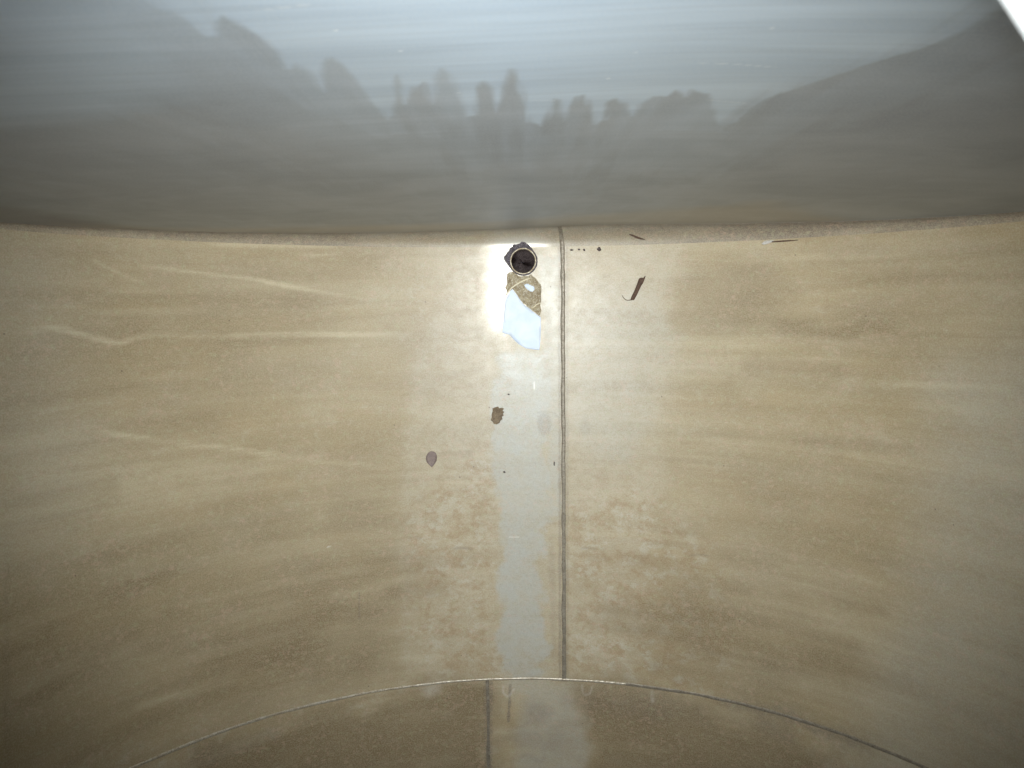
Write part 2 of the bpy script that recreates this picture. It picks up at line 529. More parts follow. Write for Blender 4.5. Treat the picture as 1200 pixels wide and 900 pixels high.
    brown = np.maximum(brown, 0.55 * k.area([(-60, 740), (200, 700), (480, 640), (470, 796), (300, 842), (150, 905), (-60, 960)], 0.10, 0.07, 6, 69))
    brown = np.clip(brown * (1 + 0.8 * wob) * (0.45 + 1.1 * fbm(u, v, 3.5, 42, 4, 64)), 0, 1)
    # dark dirt
    dark = 0.55 * k.line([(421, 690), (421, 728)], 0.0022)
    dark = np.maximum(dark, 0.18 * k.line([(8, 640), (8, 760), (9, 930)], 0.006))
    dark = np.maximum(dark, 0.85 * k.line([(598, 803), (597, 820), (596, 845)], 0.0030, 1.6, False, 0.004, 31))
    dark = np.maximum(dark, 0.28 * k.line([(590, 858), (604, 854), (618, 848), (622, 836), (610, 822)], 0.0035, 2, True, 0.004, 32))
    dark = np.maximum(dark, 0.22 * k.line([(606, 890), (618, 885), (634, 893), (640, 880)], 0.004, 2, True, 0.003, 33))
    dark = np.maximum(dark, 0.60 * k.line([(830, 815), (880, 830), (930, 842), (990, 866), (1030, 880)], 0.012, 2.2, True, 0.012, 34))
    dark = np.maximum(dark, 0.40 * k.blob(905, 852, 30, 14, 0.6, 0.7, 20, 35))
    dark = np.maximum(dark, 0.38 * k.blob(740, 825, 60, 16, 0.7, 0.7, 18, 36))
    dark = np.maximum(dark, 0.30 * k.blob(255, 882, 60, 10, 0.7, 0.6, 18, 37))
    dark = np.maximum(dark, 0.42 * k.blob(638, 497, 8.5, 14, 0.25, 0.15, 30, 38))
    dark = np.maximum(dark, 0.22 * k.blob(686, 501, 7, 12, 0.4, 0.3, 30, 39))
    dark = np.maximum(dark, 0.25 * k.line([(626, 484), (646, 483), (655, 490)], 0.003))
    dark = np.maximum(dark, 0.42 * k.blob(630, 833, 15, 14, 0.6, 0.7, 26, 91))
    dark = np.maximum(dark, 0.34 * k.blob(612, 866, 22, 9, 0.6, 0.7, 26, 92))
    dark = np.maximum(dark, 0.34 * k.blob(655, 870, 18, 16, 0.6, 0.8, 20, 93))
    for (x, y, w, s) in [(543, 643, 12, .55), (690, 643, 10, .4), (820, 651, 13, .4), (486, 630, 9, .25)]:
        dark = np.maximum(dark, s * k.line([(x - w, y), (x, y - 1), (x + w, y + 1)], 0.0028))
    for side in (-1, 1):        # heat-darkened edge beside the two lengthwise welds
        dark = np.maximum(dark, (0.55 if side < 0 else 0.42) * k.line([(660 + side * 4.2, 290), (660.5 + side * 4.2, 796)], 0.003, 1.8, False, 0.003, 41 + side))
        dark = np.maximum(dark, 0.55 * k.line([(572 + side * 3.5, 800), (572 + side * 3.5, 960)], 0.003, 1.8, False, 0.003, 44 + side))
    dark = np.maximum(dark, 0.22 * k.line([(646, 620), (650, 790)], 0.006, 2, True, 0.005, 45))
    # pale streaks: caustic flash reflections painted at left, wavy pale lines elsewhere
    brown = np.clip(brown, 0, 1)
    pale_caustics = z.copy()
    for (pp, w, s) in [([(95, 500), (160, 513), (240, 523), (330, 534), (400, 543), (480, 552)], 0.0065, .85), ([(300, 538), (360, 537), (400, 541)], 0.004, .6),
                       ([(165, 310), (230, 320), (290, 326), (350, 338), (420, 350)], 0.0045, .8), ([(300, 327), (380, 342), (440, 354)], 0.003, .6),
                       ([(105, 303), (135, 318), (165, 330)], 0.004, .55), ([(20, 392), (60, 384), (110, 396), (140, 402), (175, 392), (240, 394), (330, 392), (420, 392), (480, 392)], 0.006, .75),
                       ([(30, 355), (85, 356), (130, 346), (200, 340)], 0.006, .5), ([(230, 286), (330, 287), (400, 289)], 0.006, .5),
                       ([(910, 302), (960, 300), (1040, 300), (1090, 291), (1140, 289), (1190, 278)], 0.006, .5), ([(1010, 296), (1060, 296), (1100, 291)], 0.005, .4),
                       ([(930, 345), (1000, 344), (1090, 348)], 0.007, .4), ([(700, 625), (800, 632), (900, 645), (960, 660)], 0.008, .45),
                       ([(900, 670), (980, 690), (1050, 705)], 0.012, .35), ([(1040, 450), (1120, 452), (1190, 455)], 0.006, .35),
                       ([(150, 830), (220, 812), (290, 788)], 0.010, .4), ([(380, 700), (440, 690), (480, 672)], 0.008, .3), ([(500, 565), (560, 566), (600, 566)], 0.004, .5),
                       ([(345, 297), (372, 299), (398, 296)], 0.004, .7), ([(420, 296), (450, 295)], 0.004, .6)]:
        pale_caustics = np.maximum(pale_caustics, s * k.line(pp, w * 0.50, 3.6, True, 0.003, int(w * 7000 + len(pp))))
    # milky drips below the girth weld, white scratches
    white = 0.26 * k.line([(590, 805), (590, 812), (596, 816), (602, 808)], 0.0028, 1.6, False)
    white = np.maximum(white, 0.20 * k.line([(682, 803), (684, 813), (691, 813), (694, 804)], 0.0025, 1.6, False))
    white = np.maximum(white, 0.2 * k.line([(764, 808), (765, 825)], 0.004, 1.8))
    white = np.maximum(white, 0.95 * k.line([(626, 448), (626, 456)], 0.0018, 1.5, False))
    white = np.maximum(white, 0.8 * k.line([(597, 629), (608, 629)], 0.0012, 1.6, False))
    white = np.maximum(white, 0.7 * k.line([(384, 641), (386, 641)], 0.0015, 1.6, False))
    white = np.maximum(white, 0.30 * k.blob(505, 808, 10, 8, 0.8, 0.6, 30, 46))
    # smoother steel round the drain, also painted paler along the flash glow
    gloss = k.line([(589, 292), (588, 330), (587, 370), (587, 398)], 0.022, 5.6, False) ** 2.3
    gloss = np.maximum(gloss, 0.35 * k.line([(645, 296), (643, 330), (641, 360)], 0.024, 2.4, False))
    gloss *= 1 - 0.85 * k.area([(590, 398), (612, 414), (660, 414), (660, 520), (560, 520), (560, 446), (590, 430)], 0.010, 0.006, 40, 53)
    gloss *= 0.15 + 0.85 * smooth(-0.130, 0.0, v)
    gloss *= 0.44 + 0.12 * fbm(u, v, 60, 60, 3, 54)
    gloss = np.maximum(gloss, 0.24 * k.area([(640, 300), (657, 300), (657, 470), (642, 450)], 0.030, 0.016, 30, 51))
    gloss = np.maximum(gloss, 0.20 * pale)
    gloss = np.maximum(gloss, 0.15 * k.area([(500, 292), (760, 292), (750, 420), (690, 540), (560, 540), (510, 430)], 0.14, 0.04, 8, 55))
    st = np.stack([pale, brown, dark, gloss], -1)
    rs = np.stack([pale_caustics, wiped, mott, white], -1)
    return st, rs


def build_shell(v_axis):
    uu, vv = np.meshgrid(U_AXIS, v_axis)
    th = uu / R
    # slight panel waviness of the rolled plate
    wav = 0.0016 * (fbm(uu, vv, 2.2, 3.0, 3, 60) - 0.5) * smooth(0.03, 0.2, np.abs(uu)) * smooth(0.012, 0.08, END_Y - vv) * smooth(0.012, 0.08, np.abs(vv - WELD_Y))
    rr = R + wav
    P = np.stack([rr * np.sin(th), vv, R - rr * np.cos(th)], -1)
    ctr = 0.25 * (P[:-1, :-1] + P[1:, :-1] + P[:-1, 1:] + P[1:, 1:])
    keep = ~((ctr[..., 2] > 1.3) & (np.hypot(ctr[..., 0] - NECK_C[0], ctr[..., 1] - NECK_C[1]) < NECK_R + 0.004))
    cu = 0.25 * (uu[:-1, :-1] + uu[1:, :-1] + uu[:-1, 1:] + uu[1:, 1:])
    cv = 0.25 * (vv[:-1, :-1] + vv[1:, :-1] + vv[:-1, 1:] + vv[1:, 1:])
    keep &= ~(np.hypot(cu - PIPE_U, cv - PIPE_V) < PIPE_R - 0.003)
    me, used = grid_mesh('shell_plate', P, uu, vv, keep)
    st, rs = shell_stain_light(uu.reshape(-1)[used], vv.reshape(-1)[used])
    add_attr(me, 'stain_shade', st)
    add_attr(me, 'residue_glint', rs)
    return link('shell_plate', me, M_SHELL, tank)


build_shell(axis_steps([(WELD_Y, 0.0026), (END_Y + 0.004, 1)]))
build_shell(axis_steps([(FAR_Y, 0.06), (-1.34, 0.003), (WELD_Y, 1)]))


def plate_stain_shade(x, z):
    k = Chart(x, z, on_plate)
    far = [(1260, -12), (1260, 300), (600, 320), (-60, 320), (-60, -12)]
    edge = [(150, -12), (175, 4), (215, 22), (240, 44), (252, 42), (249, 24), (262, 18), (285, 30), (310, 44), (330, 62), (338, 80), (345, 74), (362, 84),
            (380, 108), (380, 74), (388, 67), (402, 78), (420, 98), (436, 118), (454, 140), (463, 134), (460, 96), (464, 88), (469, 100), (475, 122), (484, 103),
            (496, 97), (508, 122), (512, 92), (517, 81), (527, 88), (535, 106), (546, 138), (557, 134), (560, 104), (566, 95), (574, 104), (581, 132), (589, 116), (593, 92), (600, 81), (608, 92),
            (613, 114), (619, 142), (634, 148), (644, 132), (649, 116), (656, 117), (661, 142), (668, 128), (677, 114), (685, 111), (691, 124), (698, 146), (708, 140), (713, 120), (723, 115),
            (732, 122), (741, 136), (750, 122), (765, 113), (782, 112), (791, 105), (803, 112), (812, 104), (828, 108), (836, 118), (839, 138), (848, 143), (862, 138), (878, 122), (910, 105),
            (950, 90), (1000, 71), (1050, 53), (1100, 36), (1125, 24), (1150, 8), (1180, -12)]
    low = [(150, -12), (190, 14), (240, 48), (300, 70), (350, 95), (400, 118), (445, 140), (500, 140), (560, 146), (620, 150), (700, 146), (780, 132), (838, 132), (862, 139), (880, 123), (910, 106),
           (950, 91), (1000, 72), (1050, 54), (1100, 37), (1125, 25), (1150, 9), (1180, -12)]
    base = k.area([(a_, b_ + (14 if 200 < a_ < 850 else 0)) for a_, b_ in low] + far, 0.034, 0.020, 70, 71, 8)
    right = k.area([(846, 146), (862, 138), (880, 122), (910, 105), (950, 90), (1000, 71), (1050, 53), (1100, 36), (1125, 24), (1150, 8), (1180, -12), (1260, -12), (1260, 300), (900, 300), (850, 200)], 0.0035, 0.0035, 70, 81)  # shadow of the manhole rim, painted into the plate colour
    # finger-like lobes along the upper edge of the dark zone, each of different strength
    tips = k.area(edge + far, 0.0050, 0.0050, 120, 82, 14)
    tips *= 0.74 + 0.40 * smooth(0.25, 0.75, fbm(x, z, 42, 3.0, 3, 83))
    dark_zone = np.maximum(np.maximum(base * 0.96, right), tips)  # joins the painted rim shadow with the other dark areas
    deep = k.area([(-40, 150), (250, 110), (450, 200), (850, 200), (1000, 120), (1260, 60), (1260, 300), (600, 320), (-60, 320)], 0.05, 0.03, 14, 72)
    dark_zone = dark_zone * (0.80 + 0.20 * deep)
    dark_zone *= 1 - 0.70 * k.area([(-80, -12), (170, -12), (260, 60), (160, 130), (-80, 150)], 0.05, 0.03, 10, 73)
    dark_zone *= 0.90 + 0.2 * fbm(x, z, 60, 14, 4, 74)
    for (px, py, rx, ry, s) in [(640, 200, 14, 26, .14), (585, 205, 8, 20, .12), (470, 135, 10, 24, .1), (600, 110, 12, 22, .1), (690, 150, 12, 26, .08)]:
        dark_zone = np.clip(dark_zone + s * k.blob(px, py, rx, ry, 0.8, 0.4, 60, px), 0, 1)
    # cleaner steel along the foot of the plate, bounded by an old water mark
    band = k.area([(-60, 268), (120, 284), (300, 282), (380, 275), (500, 267), (600, 258), (660, 252), (780, 247), (900, 241), (1000, 236), (1260, 225), (1260, 330), (-60, 330)], 0.006, 0.005, 20, 75)
    band *= 0.0
    band *= smooth(0.55, 0.25, np.abs(x - 0.1) - 0.1) * 0.5 + 0.1
    dark = 0.0 * k.line([(380, 275.5), (500, 267.5), (600, 258), (660, 252.5), (780, 247), (900, 240.5), (1000, 236)], 0.0035, 2.2, True, 0.002, 76)
    if False: dark = np.maximum(dark, 0.88 * k.area([(985, 275.5), (1030, 270.5), (1070, 263), (1130, 256), (1210, 248), (1210, 257), (1125, 267), (1075, 271), (1030, 274)], 0.012, 0.008, 20, 77))
    dark = np.maximum(dark, 0.35 * k.area([(-40, 236), (40, 246), (130, 262), (220, 276), (300, 284), (200, 282), (100, 276), (-40, 269)], 0.03, 0.01, 12, 78))  # dark reflection along the left foot, painted into the plate colour
    brown = 0.7 * k.area([(60, 262), (250, 268), (560, 262), (700, 250), (900, 225), (1020, 240), (1000, 275), (600, 289), (200, 284)], 0.06, 0.04, 9, 79)
    white = 0.55 * k.line([(815, 73.5), (860, 73), (912, 74.5)], 0.0006, 1.8)
    white = np.maximum(white, 0.45 * k.line([(825, 115), (880, 117)], 0.0006, 1.8))
    white = np.maximum(white, 0.45 * k.line([(305, 12), (372, 4)], 0.0006, 2.0))
    white = np.maximum(white, 0.35 * k.line([(618, 117.5), (655, 118)], 0.0008, 1.8))
    for (px, py) in [(394, 36), (538, 109), (713, 92), (768, 186), (898, 266), (745, 62), (577, 175), (470, 60), (905, 30)]:
        white = np.maximum(white, 0.85 * k.line([(px - 0.7, py), (px + 0.7, py)], 0.0011, 1.3, False))
    return np.stack([dark_zone, band, dark, white], -1), np.stack([0 * dark_zone, brown, 0 * dark_zone, 0 * dark_zone], -1)


def build_end(y, xs, zs, stains):
    xx, zz = np.meshgrid(xs, zs)
    yy = y + knuckle_rs(xx) if stains else np.full_like(xx, y)
    P = np.stack([xx, yy, zz], -1)
    cx = 0.5 * (xx[:-1, :-1] + xx[1:, 1:])
    cz = 0.5 * (zz[:-1, :-1] + zz[1:, 1:])
    keep = cx ** 2 + (cz - R) ** 2 < (R + 0.012) ** 2
    me, used = grid_mesh('end_plate', P, xx, zz, keep)
    if stains:
        st, rs = plate_stain_shade(xx.reshape(-1)[used], zz.reshape(-1)[used])
    else:
        n = int(used.sum())
        st, rs = np.zeros((n, 4)), np.zeros((n, 4))
        st[:, 0] = 0.8
    add_attr(me, 'stain_shade', st)
    add_attr(me, 'residue_glint', rs)
    return link('end_plate', me, M_PLATE, tank)


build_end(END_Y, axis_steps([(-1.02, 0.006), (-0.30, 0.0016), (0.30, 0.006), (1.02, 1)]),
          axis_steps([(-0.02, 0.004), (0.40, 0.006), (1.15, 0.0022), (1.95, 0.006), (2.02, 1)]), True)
build_end(FAR_Y, np.linspace(-1.02, 1.02, 60), np.linspace(-0.02, 2.02, 60), False)


# ------------------------------------------------------------------ welds
def bead_mesh(path, normals, width, height, ripple, step_n=7, seed=0, uneven=0.25):
    bm = bmesh.new()
    rings = []
    n = len(path)
    for i, (p, nn) in enumerate(zip(path, normals)):
        t = (path[min(i + 1, n - 1)] - path[max(i - 1, 0)]).normalized()
        side = t.cross(nn).normalized()
        k = mnoise.noise(Vector((i * 0.17, seed * 3.1, 0)))
        k2 = mnoise.noise(Vector((i * 0.05, seed * 5.1, 4)))
        w = width * (1 + uneven * k + 0.2 * k2)
        h = height * (1 + ripple * math.sin(i * 1.9) + 0.5 * uneven * k)
        off = side * width * 0.18 * k2
        ring = []
        for j in range(step_n):
            a = math.pi * j / (step_n - 1)
            ring.append(bm.verts.new(p + off + side * (math.cos(a) * w * 0.5) + nn * (math.sin(a) * h - 0.0006)))
        rings.append(ring)
    for a, b in zip(rings[:-1], rings[1:]):
        for j in range(step_n - 1):
            f = bm.faces.new((a[j], a[j + 1], b[j + 1], b[j]))
            f.smooth = True
    bmesh.ops.recalc_face_normals(bm, faces=bm.faces)
    me = bpy.data.meshes.new('weld_bead')
    bm.to_mesh(me)
    bm.free()
    return me


def inward(u):
    return Vector((-math.sin(u / R), 0, math.cos(u / R)))


def long_bead(px, y0, y1, w, seed):
    u = on_shell(px, 0.5 * (y0 + y1))[0]
    v0, v1 = on_shell(px, y0)[1], on_shell(px, y1)[1]
    n = int(abs(v1 - v0) / 0.0035)
    path = [shell_point(u, v0 + (v1 - v0) * i / n) for i in range(n + 1)]
    return link('weld_bead', bead_mesh(path, [inward(u)] * (n + 1), w, 0.0022, 0.18, 7, seed), M_BEAD, tank)


U_SEAM = on_shell(660.3, 540)[0]
seam_path, seam_n = [], []
for i in range(13):
    a_ = 1.35 * (1 - i / 12)
    seam_path.append(knuckle_point(U_SEAM - 0.006 * (1 - i / 12), a_))
    seam_n.append((inward(U_SEAM) * math.cos(a_) + Vector((0, -1, 0)) * math.sin(a_)).normalized())
n_ = int((END_Y - 0.002 - WELD_Y) / 0.0035)
for i in range(n_ + 1):
    seam_path.append(shell_point(U_SEAM, END_Y - 0.002 - i * (END_Y - 0.002 - WELD_Y) / n_))
    seam_n.append(inward(U_SEAM))
link('weld_bead', bead_mesh(seam_path, seam_n, 0.0108, 0.0024, 0.10, 7, 2), M_BEAD, tank)['label'] = 'long straight seam weld running to the drain end'
U_SEAM2 = on_shell(572, 850)[0]
n_ = int((WELD_Y - FAR_Y) / 0.006)
link('weld_bead', bead_mesh([shell_point(U_SEAM2, WELD_Y - i * (WELD_Y - FAR_Y) / n_) for i in range(n_ + 1)],
                            [inward(U_SEAM2)] * (n_ + 1), 0.0095, 0.0017, 0.07, 7, 3), M_BEAD, tank)


def girth(u0, u1, w, h, mat, seed, y=WELD_Y):
    n = int((u1 - u0) / 0.004)
    us = [u0 + (u1 - u0) * i / n for i in range(n + 1)]
    return link('weld_bead', bead_mesh([shell_point(u, y) for u in us], [inward(u) for u in us], w, h, 0.2, 7, seed), mat, tank)


g_a = girth(-math.pi, 0.26, 0.0072, 0.0026, M_BEAD_BRIGHT, 5)
g_a['label'] = 'bright curved girth weld'
girth(0.26, math.pi, 0.0090, 0.0014, M_BEAD, 6)


def build_knuckle():
    """the turned-up edge between the shell and the end plate"""
    aa = np.append(np.linspace(0, math.pi / 2, 22), math.pi / 2)
    uu, am = np.meshgrid(U_AXIS, aa)
    xs = R * np.sin(uu / R)
    rr = knuckle_rs(xs)
    lift = rr * (1 - np.cos(am)) + 0.0003
    yk = END_Y + rr * np.sin(am)
    yk[-1] += 0.006          # the last row tucks in behind the end plate
    P = np.stack([(R - lift) * np.sin(uu / R), yk, R - (R - lift) * np.cos(uu / R)], -1)
    ss = rr * am
    me, used = grid_mesh('knuckle', P, uu, ss + END_Y)
    u, q = uu.reshape(-1)[used], ss.reshape(-1)[used]
    rel = (am / (math.pi / 2)).reshape(-1)[used]
    k = Chart(u, q, on_knuckle)
    n = fbm(u, q, 9, 30, 4, 101)
    brown = np.clip(0.35 + 0.35 * rel + 0.9 * (n - 0.5), 0, 1)
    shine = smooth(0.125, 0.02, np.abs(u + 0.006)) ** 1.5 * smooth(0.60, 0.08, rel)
    dark = 0.80 * k.area([(985, 276), (1030, 270), (1070, 262), (1130, 255), (1210, 247), (1210, 257), (1125, 267), (1075, 271), (1030, 275)], 0.006, 0.005, 24, 77)  # shade of the gap along the right corner, painted as a dark strip
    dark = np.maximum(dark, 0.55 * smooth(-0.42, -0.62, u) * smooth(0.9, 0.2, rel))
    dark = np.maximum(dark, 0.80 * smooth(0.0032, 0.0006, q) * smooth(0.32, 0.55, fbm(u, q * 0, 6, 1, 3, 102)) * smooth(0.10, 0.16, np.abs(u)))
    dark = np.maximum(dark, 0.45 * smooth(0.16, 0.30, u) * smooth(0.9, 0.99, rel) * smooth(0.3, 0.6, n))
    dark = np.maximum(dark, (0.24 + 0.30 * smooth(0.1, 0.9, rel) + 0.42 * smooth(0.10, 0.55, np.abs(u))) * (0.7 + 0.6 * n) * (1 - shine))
    z = 0 * u
    grey = np.clip(0.25 + 0.7 * smooth(0.3, 1.0, rel), 0, 1)
    add_attr(me, 'stain_shade', np.stack([grey * (1 - shine), brown * (1 - shine), dark, 0.75 * shine], -1))
    add_attr(me, 'residue_glint', np.stack([z, z + 0.2, z, z], -1))
    return link('knuckle', me, M_SHELL, tank)


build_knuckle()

# ------------------------------------------------------------------ drain pipe in the floor of the tank
PC = shell_point(PIPE_U, PIPE_V)


def revolve(profile, centre, n=64, wob=0.0, seed=0):
    bm = bmesh.new()
    rings = []
    for r, z in profile:
        ring = []
        for i in range(n):
            a = 2 * math.pi * i / n
            k = 1 + wob * mnoise.noise(Vector((math.cos(a) * 2, math.sin(a) * 2, seed)))
            ring.append(bm.verts.new((centre[0] + r * k * math.cos(a), centre[1] + r * k * math.sin(a), centre[2] + z)))
        rings.append(ring)
    for a, b in zip(rings[:-1], rings[1:]):
        for i in range(n):
            f = bm.faces.new((a[i], a[(i + 1) % n], b[(i + 1) % n], b[i]))
            f.smooth = True
    return bm


def finish(bm, name, mat, parent=None):
    bmesh.ops.recalc_face_normals(bm, faces=bm.faces)
    me = bpy.data.meshes.new(name)
    bm.to_mesh(me)
    bm.free()
    return link(name, me, mat, parent)


# the bore: down 70 mm, then an elbow that turns away to one side
bm = bmesh.new()
rings = []
path = [(0, 0, 0.002 - 0.01 * i) for i in range(8)]
for i in range(1, 10):
    a = i * math.pi / 18
    path.append((-0.075 * (1 - math.cos(a)), 0.03 * (1 - math.cos(a)), -0.068 - 0.075 * math.sin(a)))
path += [(-0.14, 0.05, -0.143), (-0.25, 0.09, -0.143)]
path = [Vector(p) + PC for p in path]
for i, p in enumerate(path):
    t = (path[min(i + 1, len(path) - 1)] - path[max(i - 1, 0)]).normalized()
    a1 = Vector((0, 1, 0)).cross(t)
    a1 = (Vector((1, 0, 0)) if a1.length < 0.1 else a1).normalized()
    if i < 9:
        a1 = Vector((1, 0, 0))
    a1 = (a1 - t * a1.dot(t)).normalized()
    a2 = t.cross(a1)
    rings.append([bm.verts.new(p + (a1 * math.cos(2 * math.pi * j / 48) + a2 * math.sin(2 * math.pi * j / 48)) * 0.0288) for j in range(48)])
for a, b in zip(rings[:-1], rings[1:]):
    for j in range(48):
        f = bm.faces.new((a[j], a[(j + 1) % 48], b[(j + 1) % 48], b[j]))
        f.smooth = True
bm.faces.new(rings[-1])
pipe = finish(bm, 'drain_pipe', M_TUBE, tank)
bm = revolve([(0.0283, -0.012), (0.0288, 0.0015), (0.0294, 0.0032), (0.0306, 0.0036), (0.0318, 0.0028), (0.0322, -0.004)], PC, 72, 0.022, 3)
finish(bm, 'pipe_rim', M_RIM, pipe)
# fused collar around the pipe, thick and burnt on the side away from the seam
bm = bmesh.new()
rings = []
N = 150
for i in range(N):
    a = 2 * math.pi * i / N
    # angle 90 deg = towards the end plate, 180 deg = away from the seam
    big = max(0.0, math.cos(a - math.radians(126)))
    heavy = smooth(0.12, 0.65, np.array([big]))[0]
    nz = mnoise.noise(Vector((math.cos(a) * 2.6, math.sin(a) * 2.6, 1.0)))
    nz2 = mnoise.noise(Vector((math.cos(a) * 7, math.sin(a) * 7, 2.0)))
    w = 0.0042 + 0.0085 * heavy * (1 + 0.7 * nz) + 0.0012 * nz2
    h = 0.0016 + 0.0036 * heavy * (1 + 0.6 * nz2) + 0.0006 * nz
    ring = []
    for j in range(9):
        q = j / 8
        r = 0.0318 + w * q
        lum = 0.0013 * heavy * mnoise.noise(Vector((r * 170 * math.cos(a), r * 170 * math.sin(a), 0)))
        x, y = PC.x + r * math.cos(a), PC.y + r * math.sin(a)
        th = math.asin(max(-1, min(1, x / R)))
        base = R - R * math.cos(th)
        if y > END_Y:
            kr = knuckle_r(x)
            base += kr * (1 - math.sqrt(max(0, 1 - ((y - END_Y) / kr) ** 2)))
        ring.append(bm.verts.new((x, y, base - 0.0006 + h * math.sin(math.pi * (0.18 + 0.82 * q)) + lum)))
    rings.append(ring)
for i in range(N):
    a, b = rings[i], rings[(i + 1) % N]
    for j in range(8):
        f = bm.faces.new((a[j], a[j + 1], b[j + 1], b[j]))
        f.smooth = True
finish(bm, 'burnt_collar', M_BURNT, pipe)

# ------------------------------------------------------------------ manhole neck in the crown (the photograph is taken through it)
LIP_Z = CAM[2] - 0.165
bm = revolve([(NECK_R + 0.012, 2.06), (NECK_R + 0.012, LIP_Z + 0.004), (NECK_R + 0.009, LIP_Z), (NECK_R + 0.003, LIP_Z), (NECK_R, LIP_Z + 0.003), (NECK_R, 2.20), (NECK_R + 0.05, 2.20)],
             (NECK_C[0], NECK_C[1], 0), 128)
finish(bm, 'manhole_neck', M_NECK, tank)


# ------------------------------------------------------------------ loose things lying in the tank
def outline_solid(name, pts, mat, thick, curl=0.0, lift=0.0, subdiv=2, bump=0.0, seed=0, flat_z=None, parent=None, inset=0.0):
    """a thin body with the given outline (points surveyed on the shell), real thickness and rounded edge; returns an object whose origin is its base"""
    uv = [on_shell(*p) for p in pts]
    cu = sum(p[0] for p in uv) / len(uv)
    cv = sum(p[1] for p in uv) / len(uv)
    base = shell_point(cu, cv)
    bm = bmesh.new()
    vs = [bm.verts.new((u, v, 0)) for u, v in uv]
    bm.faces.new(vs)
    bmesh.ops.triangulate(bm, faces=bm.faces[:])
    for _ in range(subdiv):
        bmesh.ops.subdivide_edges(bm, edges=bm.edges[:], cuts=1, use_grid_fill=True)
        bmesh.ops.triangulate(bm, faces=bm.faces[:])
    bnd = {v for e in bm.edges if e.is_boundary for v in e.verts}
    span = max(math.hypot(u - cu, v - cv) for u, v in uv)
    info = []
    for v in bm.verts:
        u, w = v.co.x, v.co.y
        r = math.hypot(u - cu, w - cv) / span
        h = thick * (0.35 if v in bnd else 1.0) + curl * r * r + bump * (mnoise.noise(Vector((u * 90, w * 90, seed))) + 0.4)
        info.append((v, u, w, max(h, thick * 0.3)))
    top = {}
    geo = bm.faces[:]
    edges = [e for e in bm.edges if e.is_boundary]
    low = {}
    for v, u, w, h in info:
        low[v] = (u, w, curl * (math.hypot(u - cu, w - cv) / span) ** 2 * 0.9)
    for v, u, w, h in info:
        p = shell_point(u, w, h + lift)
        if flat_z is not None:
            p.z = flat_z - (0.0005 if v in bnd else 0)
        v.co = p - base
    ext = bmesh.ops.extrude_edge_only(bm, edges=edges)
    newv = [g for g in ext['geom'] if isinstance(g, bmesh.types.BMVert)]
    for v in newv:
        # drop the skirt onto the wall below it
        p = v.co + base
        th = math.asin(max(-1, min(1, p.x / R)))
        z0 = R - R * math.cos(th)
        v.co.z = min(v.co.z, max(z0 - 0.0004, p.z - max(thick * 1.2, 0.0008 if flat_z is None else 0.02)) - base.z)
    for f in bm.faces:
        f.smooth = True
    bmesh.ops.recalc_face_normals(bm, faces=bm.faces)
    me = bpy.data.meshes.new(name)
    bm.to_mesh(me)
    bm.free()
    o = link(name, me, mat, parent)
    o.location = base
    return o


def ragged(pts, amp, seed, n=3):
    r = random.Random(seed)
    out = []
    for i in range(len(pts)):
        a, b = pts[i], pts[(i + 1) % len(pts)]
        for j in range(n):
            t = j / n
            out.append((a[0] + (b[0] - a[0]) * t + r.uniform(-amp, amp), a[1] + (b[1] - a[1]) * t + r.uniform(-amp, amp)))
    return out


leaf = outline_solid('dead_leaf', [(577, 478), (580, 477), (583.5, 476), (585, 478), (588.5, 477.5), (590.5, 478.5), (589, 481), (591, 482.5), (589.2, 484.5), (590.4, 486.5), (588.2, 488.5),
                                   (589, 491), (586.5, 492.5), (585.5, 495), (582, 497), (578.5, 496.2), (577, 493.5), (574.8, 492), (576.2, 488.5), (576, 485), (577.2, 481.5)],
                     M_LEAF, 0.0010, 0.007, 0.0006, 2, 0.0014, 3)
tag(leaf, 'ragged brown dead leaf lying on the pale strip below the drain', 'leaf')
leaf2 = outline_solid('dead_leaf', [(499.5, 534), (501.5, 530.5), (504.5, 528.6), (508, 529), (511, 531), (512, 535), (511.6, 540), (509, 544), (506, 547.5), (503, 545), (500, 541.5), (498.8, 537.5)],
                      M_LEAF_GREY, 0.0008, 0.0015, 0.0003, 2, 0.0004, 5)
tag(leaf2, 'oval greyish leaf with a pointed tip stuck to the tank left of the pale strip', 'leaf')


def tube_along(pts, radii, name, mat, parent=None, origin=None, n=8):
    bm = bmesh.new()
    rings = []
    for i, p in enumerate(pts):
        t = (pts[min(i + 1, len(pts) - 1)] - pts[max(i - 1, 0)]).normalized()
        a1 = t.cross(Vector((0.1, 0.2, 1))).normalized()
        a2 = t.cross(a1)
        rings.append([bm.verts.new(p - origin + (a1 * math.cos(2 * math.pi * j / n) + a2 * math.sin(2 * math.pi * j / n)) * radii[i]) for j in range(n)])
    for a, b in zip(rings[:-1], rings[1:]):
        for j in range(n):
            f = bm.faces.new((a[j], a[(j + 1) % n], b[(j + 1) % n], b[j]))
            f.smooth = True
    bm.faces.new(rings[0])
    bm.faces.new(rings[-1])
    return finish(bm, name, mat, parent)


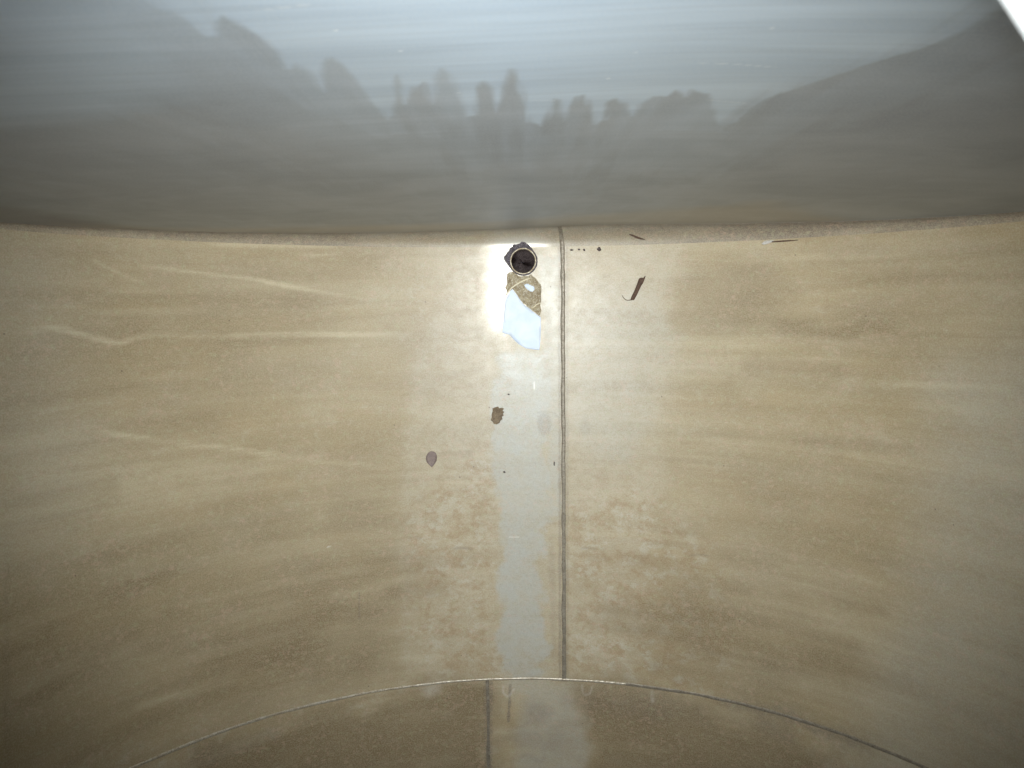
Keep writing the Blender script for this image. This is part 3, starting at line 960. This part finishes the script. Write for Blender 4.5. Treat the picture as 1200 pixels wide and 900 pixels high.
strip = outline_solid('bark_strip', [(749, 326.5), (751.5, 325.3), (754.5, 325.6), (756.2, 323.2), (756.8, 324), (755.3, 328), (753.6, 332.2), (751.8, 334.5), (749.6, 339), (747.4, 344), (744.2, 350.2),
                                     (742.8, 351.8), (739.2, 351.5), (740, 348.5), (743, 342), (746, 335), (747.8, 330)], M_BARK, 0.0030, 0.002, 0.0006, 2, 0.0010, 8)
tag(strip, 'narrow strip of dark brown bark with a curled stem right of the seam', 'bark')
sp = [shell_point(*on_shell(px, py), 0.0016) for px, py in [(741, 351.3), (738, 351.7), (735.5, 351.9), (733, 351.2), (731, 349.2), (729.6, 347), (729, 345.8)]]
st_ = tube_along(sp, [0.0011, 0.001, 0.0009, 0.0008, 0.0008, 0.0007, 0.0005], 'stem', M_BARK, strip, strip.location.copy())

# twig leaning into the corner against the end plate
def knuckle_at(px, py, lift=0.002):
    u, q = on_knuckle(px, py)
    a_ = q / knuckle_r(R * math.sin(u / R))
    nn = inward(u) * math.cos(a_) + Vector((0, -1, 0)) * math.sin(a_)
    return knuckle_point(u, a_) + nn * lift


tq = [knuckle_at(*p) for p in [(737.5, 273.8), (742, 275.8), (746.5, 277.8), (751, 279.4), (756, 280.6)]]
pb = tq[-1]
tw = tube_along(tq, [0.0010, 0.0022, 0.0026, 0.0022, 0.0009], 'twig', M_BARK, None, pb)
tw.location = pb
tag(tw, 'short dark twig lying on the curved corner just above the bark strip', 'twig')

# crumbs of scale along the corner, right of the seam, and two on the pale strip
def crumb(pts, size, seed):
    c = on_shell(*pts)
    base = shell_point(*c)
    bm = bmesh.new()
    bmesh.ops.create_icosphere(bm, subdivisions=2, radius=1)
    for v in bm.verts:
        k = 1 + 0.6 * mnoise.noise(v.co * 1.7 + Vector((seed * 3.3, 0, 0)))
        v.co = Vector((v.co.x * size[0] * k, v.co.y * size[1] * k, max(v.co.z, -0.4) * size[2] * k + size[2] * 0.4))
    for f in bm.faces:
        f.smooth = True
    o = finish(bm, 'debris_crumb', M_CRUMB)
    o.location = base
    return o


for (pp, sz, lab) in [((670, 293), (0.0042, 0.0022, 0.0015), 'tiny dark crumb of scale close beside the long seam at the corner'),
                      ((678.5, 292.3), (0.0032, 0.0022, 0.0016), 'small dark crumb of scale second from the seam along the corner'),
                      ((684.5, 292.8), (0.0024, 0.0030, 0.0015), 'thin dark crumb of scale third from the seam along the corner'),
                      ((702, 292), (0.0048, 0.0052, 0.0024), 'largest dark crumb of scale, farthest from the seam along the corner'),
                      ((591, 553), (0.0024, 0.0026, 0.0018), 'round black speck on the pale strip below the ragged leaf'),
                      ((649.5, 543), (0.0016, 0.0056, 0.0016), 'slim black speck lying beside the left edge of the long seam'),
                      ((596, 462), (0.0024, 0.0018, 0.0015), 'tiny black speck just above and right of the ragged leaf')]:
    tag(crumb(pp, sz, sz[0] * 900), lab, 'debris', 'dark crumbs on the tank floor')

chip = outline_solid('paint_chip', [(893, 285.5), (897, 282.2), (903, 281.4), (908, 282), (905, 284), (899, 286), (895, 287)], M_CHIP, 0.0012, 0.003, 0.0004, 2, 0.001, 12)
tag(chip, 'small pale flake lying in the corner right of the bark strip', 'flake')
tp = [shell_point(*on_shell(px, py), 0.003) for px, py in [(905, 283.5), (914, 282.9), (924, 282.2), (936, 281.4)]]
t2 = tube_along(tp, [0.0012, 0.0018, 0.0016, 0.0008], 'twig', M_BARK, None, tp[0])
t2.location = tp[0]
tag(t2, 'thin dark twig beside the pale flake along the corner', 'twig')

# shallow puddle left just below the drain, its surface level
puddle = outline_solid('puddle', [(595.5, 345.5), (598, 341), (600.5, 338.5), (603, 342), (606.5, 346.5), (610, 352), (613.5, 356.5), (619, 360.5), (624.5, 365), (629, 368.5), (633.6, 371.5), (634, 384),
                                  (633.4, 398), (632.2, 410.3), (625, 409.6), (616, 408.2), (608, 403.5), (601, 397), (596.5, 392), (592, 391.2), (588.6, 389.5), (589.6, 378), (591, 362), (592.2, 351)],
                       M_WATER, 0.0015, 0, 0, 3, 0, 0, flat_z=0.0026)
tag(puddle, 'shallow pale blue puddle shining just below the drain hole', 'puddle')
pool = outline_solid('puddle', [(614, 334), (617, 332.4), (622, 333), (626, 335), (626.4, 339), (624.6, 342.6), (621, 341.4), (617, 338.6)], M_WATER, 0.0015, 0, 0, 2, 0, 0, flat_z=0.0021)
tag(pool, 'tiny bluish pool of water within the brown sludge', 'puddle')
sludge = outline_solid('sludge_patch', ragged([(595, 322), (599, 318), (606, 322), (613, 324), (622, 322), (628, 327), (633.5, 334), (634, 352), (633.5, 371), (627, 367), (620, 361), (613.5, 356), (609, 350), (604, 342.5), (600.5, 338), (595, 344), (593, 338)], 1.1, 4, 3),
                       M_SLUDGE, 0.0009, 0, 0, 3, 0.0008, 21)
tag(sludge, 'brown flaky sludge between the drain hole and the puddle', 'sludge')
for pts, w, lab in [([(592.8, 346), (595.5, 342), (600, 337), (605, 333.5), (611, 330), (617, 327.6), (623, 325.4)], 0.0019, 'long curved cream line of dried scum across the sludge'),
                    ([(622.5, 361.2), (626, 359.6), (628.6, 357), (632, 355.4), (635.5, 355)], 0.0015, 'short cream line of dried scum at the right end of the sludge')]:
    q = [shell_point(*on_shell(*p), 0.0012) for p in pts]
    s_ = tube_along(q, [w * 0.5] + [w] * (len(q) - 2) + [w * 0.4], 'scum_line', M_SCUM, None, q[0])
    s_.location = q[0]
    tag(s_, lab, 'scum', 'dried scum lines below the drain')

# ------------------------------------------------------------------ camera, light
cam = bpy.data.cameras.new('camera')
cam.sensor_width = 36
cam.lens = 36 * FOCAL
cam.clip_start = 0.01
cam.clip_end = 100
cam.dof.use_dof = True
cam.dof.focus_distance = 2.05
cam.dof.aperture_fstop = 11
co = bpy.data.objects.new('camera', cam)
co.location = CAM
co.rotation_euler = CAM_ROT
col.objects.link(co)
scene.camera = co

# the flash of the camera
fl = bpy.data.lights.new('flash', 'SPOT')
fl.energy = 178
fl.color = (0.985, 1.0, 0.975)
fl.shadow_soft_size = 0.012
fl.spot_size = math.radians(82)
fl.spot_blend = 1.0
fo = bpy.data.objects.new('flash', fl)
fo.location = (-0.02, 0.012, 2.11)
fo.rotation_euler = (-0.065, -0.018, 0)
col.objects.link(fo)

w = bpy.data.worlds.new('World')
scene.world = w
w.use_nodes = True
bg = w.node_tree.nodes['Background']
bg.inputs['Color'].default_value = (0.54, 0.76, 1.0, 1)
bg.inputs['Strength'].default_value = 11.0

scene.render.engine = 'CYCLES'
scene.cycles.use_denoising = True
scene.cycles.max_bounces = 5
scene.cycles.diffuse_bounces = 3
scene.cycles.glossy_bounces = 3
scene.cycles.sample_clamp_indirect = 4
scene.view_settings.view_transform = 'Standard'
scene.view_settings.look = 'None'
scene.view_settings.exposure = 0
scene.view_settings.gamma = 1
